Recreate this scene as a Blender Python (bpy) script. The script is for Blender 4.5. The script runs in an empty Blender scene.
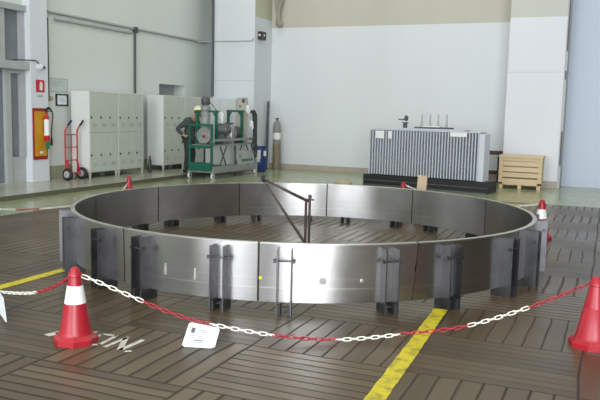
import bpy, bmesh, math, random
from mathutils import Vector, Matrix
random.seed(7)
PI = math.pi
scene = bpy.context.scene
COL = scene.collection
R = math.radians

# ------------------------------------------------------------------ materials
def nodes_of(name):
    m = bpy.data.materials.new(name); m.use_nodes = True
    nt = m.node_tree
    return m, nt, nt.nodes['Principled BSDF']

def N(nt, typ, **kw):
    n = nt.nodes.new(typ)
    for k, v in kw.items():
        if hasattr(n, k): setattr(n, k, v)
        else: n.inputs[k].default_value = v
    return n

def mth(nt, op, a, b=None, c=None):
    n = nt.nodes.new('ShaderNodeMath'); n.operation = op
    for i, v in enumerate((a, b, c)):
        if v is None: continue
        if isinstance(v, (int, float)): n.inputs[i].default_value = v
        else: nt.links.new(v, n.inputs[i])
    return n.outputs[0]

def mixc(nt, fac, a, b):
    n = nt.nodes.new('ShaderNodeMix'); n.data_type = 'RGBA'
    for s, v in ((n.inputs['Factor'], fac), (n.inputs['A'], a), (n.inputs['B'], b)):
        if isinstance(v, (int, float)): s.default_value = v
        elif isinstance(v, tuple): s.default_value = v if len(v) == 4 else (*v, 1)
        else: nt.links.new(v, s)
    return n.outputs['Result']

def srgb(r, g, b):
    f = lambda c: (c/255/12.92) if c/255 <= .04045 else ((c/255+.055)/1.055)**2.4
    return (f(r), f(g), f(b))

def mat(name, col, rough=.5, metal=0., var=.12, scale=6., bump=0., coords='Object', spec=.5):
    """plain material with a little procedural variation in colour and gloss"""
    m, nt, b = nodes_of(name)
    tc = N(nt, 'ShaderNodeTexCoord')
    nz = N(nt, 'ShaderNodeTexNoise'); nz.inputs['Scale'].default_value = scale; nz.inputs['Detail'].default_value = 4
    nt.links.new(tc.outputs[coords], nz.inputs['Vector'])
    d = tuple(max(0, c*(1-var)) for c in col); l = tuple(min(1, c*(1+var)) for c in col)
    nt.links.new(mixc(nt, nz.outputs['Fac'], d, l), b.inputs['Base Color'])
    b.inputs['Roughness'].default_value = rough; b.inputs['Metallic'].default_value = metal
    b.inputs['Specular IOR Level'].default_value = spec
    if bump:
        bp = N(nt, 'ShaderNodeBump'); bp.inputs['Strength'].default_value = bump; bp.inputs['Distance'].default_value = .01
        nt.links.new(nz.outputs['Fac'], bp.inputs['Height']); nt.links.new(bp.outputs[0], b.inputs['Normal'])
    return m

def wall_mat(name, low, high=None, split=4.0, rough=.55, stain=.06, side_only=False):
    m, nt, b = nodes_of(name)
    g = N(nt, 'ShaderNodeNewGeometry'); sp = N(nt, 'ShaderNodeSeparateXYZ')
    nt.links.new(g.outputs['Position'], sp.inputs[0])
    nz = N(nt, 'ShaderNodeTexNoise'); nz.inputs['Scale'].default_value = .7; nz.inputs['Detail'].default_value = 5
    mp = N(nt, 'ShaderNodeMapping'); mp.inputs['Scale'].default_value = (1.6, 1.6, .35)
    nt.links.new(g.outputs['Position'], mp.inputs[0]); nt.links.new(mp.outputs[0], nz.inputs['Vector'])
    c = low
    if high:
        k = mth(nt, 'GREATER_THAN', sp.outputs['Z'], split)
        if side_only:        # the band is painted on the flank of the pilaster only
            sn = N(nt, 'ShaderNodeSeparateXYZ'); nt.links.new(g.outputs['True Normal'], sn.inputs[0])
            k = mth(nt, 'MULTIPLY', k, mth(nt, 'GREATER_THAN', sn.outputs['X'], .5))
        hz = mixc(nt, nz.outputs['Fac'], tuple(x*.88 for x in high), tuple(x*1.1 for x in high))
        lz = mixc(nt, nz.outputs['Fac'], tuple(x*(1-stain) for x in low), tuple(min(1, x*(1+stain)) for x in low))
        out = mixc(nt, k, lz, hz)
    else:
        out = mixc(nt, nz.outputs['Fac'], tuple(x*(1-stain) for x in low), tuple(min(1, x*(1+stain)) for x in low))
    nt.links.new(out, b.inputs['Base Color'])
    b.inputs['Roughness'].default_value = rough
    n2 = N(nt, 'ShaderNodeTexNoise'); n2.inputs['Scale'].default_value = 60
    nt.links.new(g.outputs['Position'], n2.inputs['Vector'])
    bp = N(nt, 'ShaderNodeBump'); bp.inputs['Strength'].default_value = .05; bp.inputs['Distance'].default_value = .01
    nt.links.new(n2.outputs['Fac'], bp.inputs['Height']); nt.links.new(bp.outputs[0], b.inputs['Normal'])
    return m

def wood_block_floor():
    """basket-weave panels of seven planks, laid square to the hall"""
    m, nt, b = nodes_of('worn_wood_floor')
    g = N(nt, 'ShaderNodeNewGeometry'); sp = N(nt, 'ShaderNodeSeparateXYZ')
    nt.links.new(g.outputs['Position'], sp.inputs[0])
    X, Y = sp.outputs['X'], sp.outputs['Y']
    wn = N(nt, 'ShaderNodeTexNoise'); wn.inputs['Scale'].default_value = 1.3
    nt.links.new(g.outputs['Position'], wn.inputs['Vector'])
    wob = mth(nt, 'MULTIPLY', mth(nt, 'SUBTRACT', wn.outputs['Fac'], .5), .05)
    u = mth(nt, 'ADD', mth(nt, 'DIVIDE', mth(nt, 'ADD', X, .07), 1.07), wob)
    v = mth(nt, 'ADD', mth(nt, 'DIVIDE', mth(nt, 'SUBTRACT', Y, 5.28), .87), wob)
    cu, cv = mth(nt, 'FLOOR', u), mth(nt, 'FLOOR', v)
    fu, fv = mth(nt, 'SUBTRACT', u, cu), mth(nt, 'SUBTRACT', v, cv)
    par = mth(nt, 'FLOORED_MODULO', mth(nt, 'ADD', cu, cv), 2)      # cell (-1,-1) -> 0: planks along x
    # along-x planks are cut by v, the others by u
    w = mth(nt, 'ADD', mth(nt, 'MULTIPLY', fu, par), mth(nt, 'MULTIPLY', fv, mth(nt, 'SUBTRACT', 1, par)))
    lng = mth(nt, 'ADD', mth(nt, 'MULTIPLY', fv, par), mth(nt, 'MULTIPLY', fu, mth(nt, 'SUBTRACT', 1, par)))
    nper = mth(nt, 'SUBTRACT', 9, par)
    wp = mth(nt, 'MULTIPLY', w, nper)
    pi_ = mth(nt, 'FLOOR', wp); fp = mth(nt, 'SUBTRACT', wp, pi_)
    e = mth(nt, 'MINIMUM', fp, mth(nt, 'SUBTRACT', 1, fp))
    le = mth(nt, 'MINIMUM', lng, mth(nt, 'SUBTRACT', 1, lng))
    cmb = N(nt, 'ShaderNodeCombineXYZ')
    for i, s in enumerate((cu, cv, pi_)): nt.links.new(s, cmb.inputs[i])
    wh = N(nt, 'ShaderNodeTexWhiteNoise'); wh.noise_dimensions = '3D'; nt.links.new(cmb.outputs[0], wh.inputs['Vector'])
    wcell = N(nt, 'ShaderNodeTexWhiteNoise'); wcell.noise_dimensions = '3D'
    c2 = N(nt, 'ShaderNodeCombineXYZ'); nt.links.new(cu, c2.inputs[0]); nt.links.new(cv, c2.inputs[1]); nt.links.new(c2.outputs[0], wcell.inputs['Vector'])
    # joints: width changes with wear from panel to panel
    jw = mth(nt, 'ADD', .06, mth(nt, 'MULTIPLY', wcell.outputs['Value'], .12))
    sm = N(nt, 'ShaderNodeMapRange'); sm.interpolation_type = 'SMOOTHSTEP'
    nt.links.new(e, sm.inputs['Value']); nt.links.new(jw, sm.inputs['From Max'])
    sm.inputs['To Min'].default_value = 1; sm.inputs['To Max'].default_value = 0
    sl = N(nt, 'ShaderNodeMapRange'); sl.interpolation_type = 'SMOOTHSTEP'
    nt.links.new(le, sl.inputs['Value']); sl.inputs['From Max'].default_value = .016
    sl.inputs['To Min'].default_value = 1; sl.inputs['To Max'].default_value = 0
    joint = mth(nt, 'MAXIMUM', sm.outputs[0], sl.outputs[0])
    # grain along the planks
    gx = mth(nt, 'MULTIPLY', lng, 2.5); gy = mth(nt, 'MULTIPLY', w, 40)
    gc = N(nt, 'ShaderNodeCombineXYZ'); nt.links.new(gx, gc.inputs[0]); nt.links.new(gy, gc.inputs[1]); nt.links.new(mth(nt, 'MULTIPLY', wh.outputs['Value'], 30), gc.inputs[2])
    gn = N(nt, 'ShaderNodeTexNoise'); gn.inputs['Scale'].default_value = 1.0; gn.inputs['Detail'].default_value = 5
    nt.links.new(gc.outputs[0], gn.inputs['Vector'])
    big = N(nt, 'ShaderNodeTexNoise'); big.inputs['Scale'].default_value = .8; big.inputs['Detail'].default_value = 5
    nt.links.new(g.outputs['Position'], big.inputs['Vector'])
    c_a = mixc(nt, wh.outputs['Value'], mixc(nt, wcell.outputs['Value'], srgb(70, 57, 40), srgb(89, 74, 54)), mixc(nt, wcell.outputs['Value'], srgb(104, 87, 63), srgb(124, 106, 81)))
    c_b = mixc(nt, mth(nt, 'MULTIPLY', gn.outputs['Fac'], .7), c_a, srgb(50, 41, 31))
    c_c = mixc(nt, mth(nt, 'MULTIPLY', big.outputs['Fac'], .4), c_b, srgb(92, 82, 62))
    c_d = mixc(nt, mth(nt, 'MULTIPLY', joint, mth(nt, 'ADD', .45, mth(nt, 'MULTIPLY', big.outputs['Fac'], .8))), c_c, srgb(17, 14, 11))
    nt.links.new(c_d, b.inputs['Base Color'])
    rr = mth(nt, 'ADD', .17, mth(nt, 'ADD', mth(nt, 'MULTIPLY', big.outputs['Fac'], .3), mth(nt, 'MULTIPLY', joint, .3)))
    nt.links.new(rr, b.inputs['Roughness'])
    b.inputs['Specular IOR Level'].default_value = .4
    h = mth(nt, 'SUBTRACT', mth(nt, 'MULTIPLY', gn.outputs['Fac'], .25), joint)
    bp = N(nt, 'ShaderNodeBump'); bp.inputs['Strength'].default_value = .35; bp.inputs['Distance'].default_value = .004
    nt.links.new(h, bp.inputs['Height']); nt.links.new(bp.outputs[0], b.inputs['Normal'])
    return m

def epoxy(name, col):
    m, nt, b = nodes_of(name)
    g = N(nt, 'ShaderNodeNewGeometry')
    nz = N(nt, 'ShaderNodeTexNoise'); nz.inputs['Scale'].default_value = .9; nz.inputs['Detail'].default_value = 6
    nt.links.new(g.outputs['Position'], nz.inputs['Vector'])
    nt.links.new(mixc(nt, nz.outputs['Fac'], tuple(c*.78 for c in col), tuple(c*1.15 for c in col)), b.inputs['Base Color'])
    nt.links.new(mth(nt, 'ADD', .1, mth(nt, 'MULTIPLY', nz.outputs['Fac'], .22)), b.inputs['Roughness'])
    return m

def brushed(name, col, rough=.32, aniso=.75):
    m, nt, b = nodes_of(name)
    tc = N(nt, 'ShaderNodeTexCoord')
    mp = N(nt, 'ShaderNodeMapping'); mp.inputs['Scale'].default_value = (.5, .5, 40)
    nt.links.new(tc.outputs['Object'], mp.inputs[0])
    nz = N(nt, 'ShaderNodeTexNoise'); nz.inputs['Scale'].default_value = 3; nz.inputs['Detail'].default_value = 6
    nt.links.new(mp.outputs[0], nz.inputs['Vector'])
    bl = N(nt, 'ShaderNodeTexNoise'); bl.inputs['Scale'].default_value = 3.2; bl.inputs['Detail'].default_value = 4
    nt.links.new(tc.outputs['Object'], bl.inputs['Vector'])
    k = mth(nt, 'ADD', mth(nt, 'MULTIPLY', nz.outputs['Fac'], .35), mth(nt, 'MULTIPLY', bl.outputs['Fac'], .65))
    sp = N(nt, 'ShaderNodeSeparateXYZ'); nt.links.new(tc.outputs['Object'], sp.inputs[0])
    line = None
    for z, w_, a_ in ((.205, .004, .9), (.285, .0025, .5), (.12, .002, .35)):
        d = mth(nt, 'ABSOLUTE', mth(nt, 'SUBTRACT', sp.outputs['Z'], z))
        l = mth(nt, 'MULTIPLY', mth(nt, 'LESS_THAN', d, w_), a_)
        line = l if line is None else mth(nt, 'MAXIMUM', line, l)
    base = mixc(nt, k, tuple(c*.7 for c in col), tuple(min(1, c*1.3) for c in col))
    nt.links.new(mixc(nt, mth(nt, 'MULTIPLY', line, mth(nt, 'MULTIPLY', bl.outputs['Fac'], .9)), base, tuple(min(1, c*1.5) for c in col)), b.inputs['Base Color'])
    b.inputs['Metallic'].default_value = 1
    nt.links.new(mth(nt, 'ADD', rough-.04, mth(nt, 'ADD', mth(nt, 'MULTIPLY', bl.outputs['Fac'], .09), mth(nt, 'MULTIPLY', line, .1))), b.inputs['Roughness'])
    if aniso:
        b.inputs['Anisotropic'].default_value = aniso; b.inputs['Anisotropic Rotation'].default_value = .25
        tg = N(nt, 'ShaderNodeTangent'); tg.direction_type = 'RADIAL'; tg.axis = 'Z'
        nt.links.new(tg.outputs[0], b.inputs['Tangent'])
    return m

def grime(name, col, dirt, rough=.45, amt=.5, scale=8, metal=0):
    m, nt, b = nodes_of(name)
    tc = N(nt, 'ShaderNodeTexCoord')
    nz = N(nt, 'ShaderNodeTexNoise'); nz.inputs['Scale'].default_value = scale; nz.inputs['Detail'].default_value = 6; nz.inputs['Roughness'].default_value = .65
    nt.links.new(tc.outputs['Object'], nz.inputs['Vector'])
    rp = N(nt, 'ShaderNodeValToRGB'); rp.color_ramp.elements[0].position = .48; rp.color_ramp.elements[1].position = .72
    nt.links.new(nz.outputs['Fac'], rp.inputs[0])
    nt.links.new(mixc(nt, mth(nt, 'MULTIPLY', rp.outputs[0], amt), col, dirt), b.inputs['Base Color'])
    b.inputs['Roughness'].default_value = rough; b.inputs['Metallic'].default_value = metal
    return m

def pine():
    m, nt, b = nodes_of('pine_board')
    tc = N(nt, 'ShaderNodeTexCoord'); mp = N(nt, 'ShaderNodeMapping'); mp.inputs['Scale'].default_value = (1.5, 12, 12)
    nt.links.new(tc.outputs['Object'], mp.inputs[0])
    nz = N(nt, 'ShaderNodeTexNoise'); nz.inputs['Scale'].default_value = 2.5; nz.inputs['Detail'].default_value = 5
    nt.links.new(mp.outputs[0], nz.inputs['Vector'])
    oi = N(nt, 'ShaderNodeObjectInfo')
    c = mixc(nt, nz.outputs['Fac'], srgb(190, 158, 118), srgb(216, 198, 160))
    c = mixc(nt, mth(nt, 'MULTIPLY', oi.outputs['Random'], .5), c, srgb(214, 196, 166))
    nt.links.new(c, b.inputs['Base Color']); b.inputs['Roughness'].default_value = .65
    return m

M = {}
M['floor_wood'] = wood_block_floor()
M['floor_green'] = epoxy('green_grey_floor_paint', srgb(146, 156, 120))
M['platform'] = epoxy('pale_platform_paint', srgb(166, 169, 150))
M['platform_edge'] = mat('platform_edge', srgb(92, 90, 74), .6)
M['wall_left'] = wall_mat('wall_grey_green', srgb(208, 215, 210))
M['wall_back'] = wall_mat('wall_white_blue', srgb(209, 213, 215), srgb(184, 182, 168), 4.05)
M['column'] = wall_mat('column_white', srgb(214, 217, 222), srgb(192, 192, 182), 4.0)
M['column_plain'] = wall_mat('column_white_full', srgb(212, 217, 222))
M['column_side'] = wall_mat('column_white_banded', srgb(208, 214, 218), srgb(186, 187, 165), 4.25, side_only=True)
M['wall_dark'] = mat('hall_wall', srgb(120, 122, 118), .8)
M['ceiling'] = mat('ceiling_paint', srgb(165, 166, 160), .8)
M['skirting'] = mat('skirting_taupe', srgb(166, 156, 144), .45, bump=.05)
M['skirting_olive'] = mat('skirting_olive', srgb(152, 154, 134), .4)
M['door_blue'] = wall_mat('blue_grey_door_paint', srgb(184, 194, 210), None, rough=.45)
M['frame_white'] = mat('frame_white_paint', srgb(205, 208, 212), .45)
M['frame_grey'] = mat('frame_grey_paint', srgb(168, 172, 172), .45)
M['glass_dark'] = mat('dark_window_glass', srgb(118, 126, 132), .12, var=.3, scale=2)
M['door_leaf'] = mat('door_leaf_grey', srgb(176, 175, 180), .5, var=.05)
M['steel'] = brushed('brushed_steel', (.40, .392, .385), .30, .78)
M['steel_edge'] = brushed('bright_cut_steel', (.50, .49, .46), .42, 0)
M['bracket_steel'] = grime('bracket_steel', (.115, .115, .122), (.06, .06, .065), .42, .7, 5, .9)  # darkened so the colour carries the plates' dark reflections
M['scuff'] = grime('scuffed_steel', (.30, .29, .28), (.12, .12, .12), .5, .8, 40, .95)
M['seam_dark'] = mat('seam_dark', srgb(48, 42, 32), .5, .5)
M['foot_steel'] = grime('foot_steel', (.05, .05, .052), (.02, .02, .02), .55, .5, 9, .5)
M['bolt_steel'] = mat('bolt_steel', (.09, .09, .1), .4, .8)
M['rust'] = grime('rusty_brown_bar', srgb(74, 56, 50), srgb(48, 40, 38), .5, .6, 14, .3)
M['cone_red'] = mat('cone_red_plastic', srgb(158, 26, 40), .38, var=.1)
M['cone_band'] = mat('reflective_white_band', srgb(232, 232, 230), .35, var=.04)
M['chain_red'] = mat('chain_red_plastic', srgb(160, 34, 50), .4)
M['chain_white'] = mat('chain_white_plastic', srgb(226, 224, 214), .4, var=.05)
M['paper'] = mat('laminated_paper', srgb(232, 236, 244), .25, var=.02)
M['ink'] = mat('grey_print', srgb(150, 152, 168), .4)
M['ink_green'] = mat('pale_green_print', srgb(176, 206, 196), .4)
M['ink_dark'] = mat('dark_print', srgb(96, 98, 110), .4)
M['yellow'] = grime('yellow_floor_paint', srgb(206, 190, 30), srgb(96, 84, 44), .5, .85, 11)
M['yellow_old'] = grime('pale_yellow_floor_paint', srgb(176, 176, 66), srgb(120, 116, 78), .55, .9, 6)
M['white_old'] = grime('worn_white_floor_paint', srgb(198, 196, 182), srgb(128, 122, 106), .55, .8, 16)
M['locker'] = mat('locker_grey_green', srgb(186, 193, 182), .42, var=.04)
M['locker_side_lit'] = mat('locker_side_daylit', srgb(212, 215, 212), .42, var=.03)  # body lighter than the doors: daylight on the sides put into the colour
M['locker_dark'] = mat('locker_gap', srgb(40, 42, 40), .7)
M['handle_dark'] = mat('dark_handle', srgb(52, 54, 54), .4, .3)
M['cabinet'] = mat('cabinet_pale_grey', srgb(196, 200, 200), .45, var=.04)
M['board_red'] = mat('board_red', srgb(150, 30, 34), .5)
M['board_yellow'] = mat('board_amber', srgb(198, 146, 28), .5)
M['ext_red'] = mat('extinguisher_red', srgb(196, 26, 34), .25)
M['label_white'] = mat('label_white', srgb(226, 226, 224), .4, var=.04)
M['tag_green'] = mat('tag_green', srgb(40, 122, 92), .5)
M['rubber'] = mat('black_rubber', srgb(26, 27, 29), .6)
M['hub_grey'] = mat('hub_grey', srgb(178, 180, 182), .35, .4)
M['truck_red'] = mat('truck_red_paint', srgb(182, 30, 54), .35)
M['sign_red'] = mat('sign_red', srgb(196, 22, 44), .35)
M['conduit'] = mat('conduit_grey', srgb(172, 176, 172), .4, .3)
M['pipe_dark'] = mat('dark_conduit', srgb(70, 76, 76), .5)
M['cart_green'] = grime('trolley_green', srgb(16, 92, 72), srgb(30, 62, 54), .4, .7, 9)
M['panel_grey'] = mat('panel_grey', srgb(168, 174, 170), .45)
M['cart_grey'] = grime('machine_grey', srgb(142, 146, 144), srgb(92, 92, 90), .45, .7, 7)
M['machine_dark'] = grime('machine_dark_grey', srgb(84, 86, 88), srgb(48, 50, 52), .45, .7, 7)
M['beige'] = mat('machine_beige', srgb(176, 176, 160), .5)
M['silver'] = mat('silver_metal', srgb(190, 192, 192), .3, .7)
M['rag'] = mat('white_cloth', srgb(220, 222, 224), .8, bump=.2)
M['hose'] = mat('black_hose', srgb(44, 46, 48), .55)
M['hat'] = mat('hat_cream', srgb(238, 226, 180), .35)
M['jacket'] = mat('jacket_dark_grey', srgb(66, 74, 72), .85, bump=.2, scale=20)
M['sleeve'] = mat('trousers_dark', srgb(44, 50, 50), .85, bump=.2, scale=20)
M['skin'] = mat('skin', srgb(178, 132, 106), .55)
M['hair'] = mat('hair_black', srgb(28, 24, 22), .6)
M['eye'] = mat('eye_dark', srgb(20, 18, 18), .3)
M['barrel'] = mat('barrel_blue', srgb(30, 58, 116), .4)
M['cyl_grey'] = grime('cylinder_grey', srgb(134, 134, 128), srgb(104, 100, 90), .4, .6, 8)
M['cyl_olive'] = grime('cylinder_olive', srgb(126, 118, 92), srgb(100, 94, 80), .45, .6, 8)
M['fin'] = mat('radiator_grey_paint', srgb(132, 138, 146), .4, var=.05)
M['fin_gap_shade'] = mat('radiator_gap_shade', srgb(88, 93, 102), .5, var=.05)  # shade between the fins put into the tank colour
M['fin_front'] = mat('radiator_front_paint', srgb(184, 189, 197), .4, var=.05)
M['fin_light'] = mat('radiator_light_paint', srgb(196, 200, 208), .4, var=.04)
M['tray'] = mat('black_tray', srgb(24, 24, 27), .5)
M['insulator'] = mat('insulator_grey', srgb(168, 170, 172), .3)
M['pine'] = pine()
M['brown_frame'] = grime('dark_brown_frame', srgb(70, 48, 44), srgb(46, 34, 32), .6, .6, 9)
M['tan'] = mat('tan_board', srgb(186, 164, 138), .7, bump=.1)
M['sack'] = mat('pale_sack', srgb(168, 160, 132), .85, bump=.3)
M['rope'] = mat('dusty_rope', srgb(150, 146, 132), .9, bump=.4)
M['black_plastic'] = mat('black_plastic', srgb(34, 34, 34), .4)
M['frame_black'] = mat('picture_frame_black', srgb(40, 42, 46), .4)
M['notice'] = mat('notice_acrylic', srgb(188, 198, 194), .18, var=.04)
lm, nt_, b_ = nodes_of('lamp_glow'); b_.inputs['Emission Color'].default_value = (1, 1, .96, 1); b_.inputs['Emission Strength'].default_value = 3; M['lamp'] = lm

# ------------------------------------------------------------------ mesh builder
class MB:
    def __init__(s): s.bm = bmesh.new()
    def _take(s, verts, mtx):
        bmesh.ops.transform(s.bm, matrix=mtx, verts=verts)
    def box(s, lo, hi, rot=None, bevel=0.):
        c = [(a+b)/2 for a, b in zip(lo, hi)]; d = [abs(b-a) for a, b in zip(lo, hi)]
        m = Matrix.Translation(c)
        if rot is not None: m = m @ rot
        r = bmesh.ops.create_cube(s.bm, size=1)
        vs = r['verts']
        bmesh.ops.transform(s.bm, matrix=Matrix.Diagonal((*d, 1)), verts=vs)
        if bevel:
            es = list({e for v in vs for e in v.link_edges})
            rb = bmesh.ops.bevel(s.bm, geom=es, offset=min(bevel, min(d)*.45), segments=2, affect='EDGES', profile=.5)
            vs = list({v for f in rb['faces'] for v in f.verts} | {v for v in vs if v.is_valid})
        s._take(vs, m); return s
    def cyl(s, a, b, r, r2=None, seg=16, cap=True):
        a, b = Vector(a), Vector(b); d = b-a
        q = d.to_track_quat('Z', 'Y').to_matrix().to_4x4()
        r_ = bmesh.ops.create_cone(s.bm, cap_ends=cap, segments=seg, radius1=r, radius2=r if r2 is None else r2, depth=d.length)
        s._take(r_['verts'], Matrix.Translation((a+b)/2) @ q); return s
    def bar(s, a, b, w, h, up=(0, 0, 1)):
        a, b = Vector(a), Vector(b); d = b-a
        z = d.normalized(); u = Vector(up)
        if abs(z.dot(u)) > .98: u = Vector((1, 0, 0))
        x = u.cross(z).normalized(); y = z.cross(x)
        m = Matrix((x, y, z)).transposed().to_4x4()
        r_ = bmesh.ops.create_cube(s.bm, size=1)
        s._take(r_['verts'], Matrix.Translation((a+b)/2) @ m @ Matrix.Diagonal((w, h, d.length, 1))); return s
    def tube(s, pts, r, seg=8, closed=False):
        pts = [Vector(p) for p in pts]; n = len(pts); rings = []
        up = None
        for i, p in enumerate(pts):
            if closed: t = pts[(i+1) % n]-pts[i-1]
            else: t = pts[min(i+1, n-1)]-pts[max(i-1, 0)]
            t.normalize()
            if up is None:
                up = t.orthogonal().normalized()
            up = (up - t*up.dot(t)).normalized()
            bi = t.cross(up)
            rr = r[i] if isinstance(r, (list, tuple)) else r
            rings.append([s.bm.verts.new(p+up*math.cos(2*PI*k/seg)*rr+bi*math.sin(2*PI*k/seg)*rr) for k in range(seg)])
        for i in range(n if closed else n-1):
            a, b = rings[i], rings[(i+1) % n]
            for k in range(seg): s.bm.faces.new((a[k], a[(k+1) % seg], b[(k+1) % seg], b[k]))
        if not closed:
            s.bm.faces.new(rings[0][::-1]); s.bm.faces.new(rings[-1])
        return s
    def lathe(s, prof, c=(0, 0, 0), seg=24, mtx=None):
        """prof: list of (r, z) bottom to top"""
        rings = []; vs = []
        for r, z in prof:
            ring = [s.bm.verts.new((c[0]+r*math.cos(2*PI*k/seg), c[1]+r*math.sin(2*PI*k/seg), c[2]+z)) for k in range(seg)]
            rings.append(ring); vs += ring
        for a, b in zip(rings, rings[1:]):
            for k in range(seg): s.bm.faces.new((a[k], a[(k+1) % seg], b[(k+1) % seg], b[k]))
        s.bm.faces.new(rings[0][::-1]); s.bm.faces.new(rings[-1])
        if mtx is not None: s._take(vs, mtx)
        return s
    def prism(s, poly, z0, z1):
        """polygon (x, y) counter-clockwise, extruded in z"""
        a = [s.bm.verts.new((x, y, z0)) for x, y in poly]; b = [s.bm.verts.new((x, y, z1)) for x, y in poly]
        n = len(poly)
        s.bm.faces.new(a[::-1]); s.bm.faces.new(b)
        for i in range(n): s.bm.faces.new((a[i], a[(i+1) % n], b[(i+1) % n], b[i]))
        return s
    def hexa(s, lo, hi):
        """eight points: lo four (counter-clockwise seen from above) then hi four"""
        a = [s.bm.verts.new(p) for p in lo]; b = [s.bm.verts.new(p) for p in hi]
        s.bm.faces.new(a[::-1]); s.bm.faces.new(b)
        for i in range(4): s.bm.faces.new((a[i], a[(i+1) % 4], b[(i+1) % 4], b[i]))
        return s
    def blob(s, c, r, sub=3, jit=0.):
        q = bmesh.ops.create_icosphere(s.bm, subdivisions=sub, radius=1)
        for v in q['verts']:
            k = 1+random.uniform(-jit, jit)
            v.co = Vector((v.co.x*r[0]*k+c[0], v.co.y*r[1]*k+c[1], v.co.z*r[2]*k+c[2]))
        return s
    def build(s, name, m, parent=None, label=None, smooth=False, mods=None):
        bmesh.ops.recalc_face_normals(s.bm, faces=s.bm.faces[:])
        me = bpy.data.meshes.new(name); s.bm.to_mesh(me); s.bm.free()
        if isinstance(m, str): m = M[m]
        me.materials.append(m)
        if smooth:
            for p in me.polygons: p.use_smooth = True
            try: me.set_sharp_from_angle(angle=R(35))
            except Exception: pass
        o = bpy.data.objects.new(name, me); COL.objects.link(o)
        if parent: o.parent = parent
        if label: o['label'] = label
        return o

def tag(o, label, cat, group=None):
    o['label'] = label; o['category'] = cat
    if group: o['group'] = group
    return o
def thing(name, label, cat, loc=(0, 0, 0), rz=0, group=None):
    o = bpy.data.objects.new(name, None); o.empty_display_size = .1; COL.objects.link(o)
    o.location = loc; o.rotation_euler = (0, 0, rz)
    return tag(o, label, cat, group)
def struct(o):
    o['kind'] = 'structure'; return o
def copy_tree(o, parent=None):
    c = o.copy(); COL.objects.link(c)
    if parent: c.parent = parent
    for ch in list(o.children): copy_tree(ch, c)
    return c

# ------------------------------------------------------------------ camera
F, YAW, PIT, ROL, CH = 725.93, .3997, .1186, .024, 1.62
fwd = Vector((-math.sin(YAW)*math.cos(PIT), math.cos(YAW)*math.cos(PIT), -math.sin(PIT)))
rt = Vector((math.cos(YAW), math.sin(YAW), 0)); upv = rt.cross(fwd)
r2 = math.cos(ROL)*rt+math.sin(ROL)*upv; u2 = -math.sin(ROL)*rt+math.cos(ROL)*upv
cd = bpy.data.cameras.new('camera'); cam = bpy.data.objects.new('camera', cd); COL.objects.link(cam)
cd.sensor_width = 36; cd.lens = F/600*36; cd.clip_end = 200
mm = Matrix((r2, u2, -fwd)).transposed().to_4x4(); mm.translation = (0, 0, CH)
cam.matrix_world = mm
scene.camera = cam

# ------------------------------------------------------------------ setting
LX, BY, FY, RX, TOP = -11.1, 19.4, -9.0, 10.0, 9.0       # left wall, back wall, wall behind the camera, right wall, ceiling
WX, WY = -8.25, 14.6                                     # corner of the wooden floor
struct(MB().box((WX, FY, -.2), (RX, WY, 0)).build('floor_wood', 'floor_wood'))
struct(MB().prism([(LX-.4, FY), (WX, FY), (WX, WY), (RX, WY), (RX, BY+.4), (LX-.4, BY+.4)], -.2, -.001).build('floor_painted', 'floor_green'))
pf = MB().prism([(LX, FY), (-9.72, FY), (-9.42, 18.3), (LX, 18.3)], -.001, .08).build('floor_platform', 'platform'); struct(pf)
struct(MB().hexa([(-9.72, FY, -.0005), (-9.705, FY, -.0005), (-9.405, 18.3, -.0005), (-9.42, 18.3, -.0005)],
                 [(-9.72, FY, .081), (-9.705, FY, .081), (-9.405, 18.3, .081), (-9.42, 18.3, .081)]).build('trim_platform', 'platform_edge'))
# left wall: a small opening is cut at its far end
def wall_with_hole(axis_lo, axis_hi, zlo, zhi, h0, h1, z0, z1, x0, x1):
    w = MB()
    w.box((x0, axis_lo, zlo), (x1, h0, zhi)); w.box((x0, h1, zlo), (x1, axis_hi, zhi))
    w.box((x0, h0, zlo), (x1, h1, z0)); w.box((x0, h0, z1), (x1, h1, zhi)); return w
struct(wall_with_hole(11.6, BY, 0, TOP, 16.48, 17.74, 1.4, 2.315, LX-.35, LX).build('wall_left', 'wall_left'))
struct(MB().box((LX-.4, 16.4, 1.3), (LX-.345, 17.8, 2.4)).build('window_1', 'frame_grey'))
struct(MB().box((LX-.35, FY, 3.62), (LX, 11.6, TOP)).build('wall_left_upper', 'wall_left'))
struct(MB().box((LX-.35, FY, 0), (LX, 9.4, 3.62)).build('wall_left_near', 'wall_left'))
struct(MB().box((LX-.35, BY, 0), (-.9, BY+.35, TOP)).build('wall_back', 'wall_back'))
struct(MB().box((LX-.3, 11.6, 0), (-10.9, 12.09, TOP)).build('wall_left_pilaster', 'column_plain'))
struct(MB().box((-10.52, 18.3, 0), (-9.2, BY, TOP)).build('wall_back_left_pilaster', 'column_side'))
struct(MB().box((-2.36, 18.2, 0), (-1.07, BY, TOP)).build('wall_back_right_pilaster', 'column'))
# fine joint lines across the pilasters
struct(MB().box((-10.52, 18.298, 2.49), (-9.2, 18.31, 2.498)).build('trim_left_pilaster_joint', 'frame_grey'))
struct(MB().box((-2.36, 18.198, 2.72), (-1.07, 18.21, 2.728)).build('trim_right_pilaster_joint', 'frame_grey'))
struct(MB().box((RX, FY, 0), (RX+.3, BY, TOP)).build('wall_right', 'wall_dark'))
# skirtings
struct(MB().box((-9.2, BY-.02, 0), (-2.36, BY, .15)).build('baseboard_back', 'skirting'))
struct(MB().box((-2.36, 18.18, 0), (-1.07, 18.2, .16)).build('baseboard_right_pilaster', 'skirting'))
struct(MB().box((LX, 12.09, .08), (LX+.02, 18.3, .36)).build('baseboard_left', 'skirting_olive'))
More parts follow.
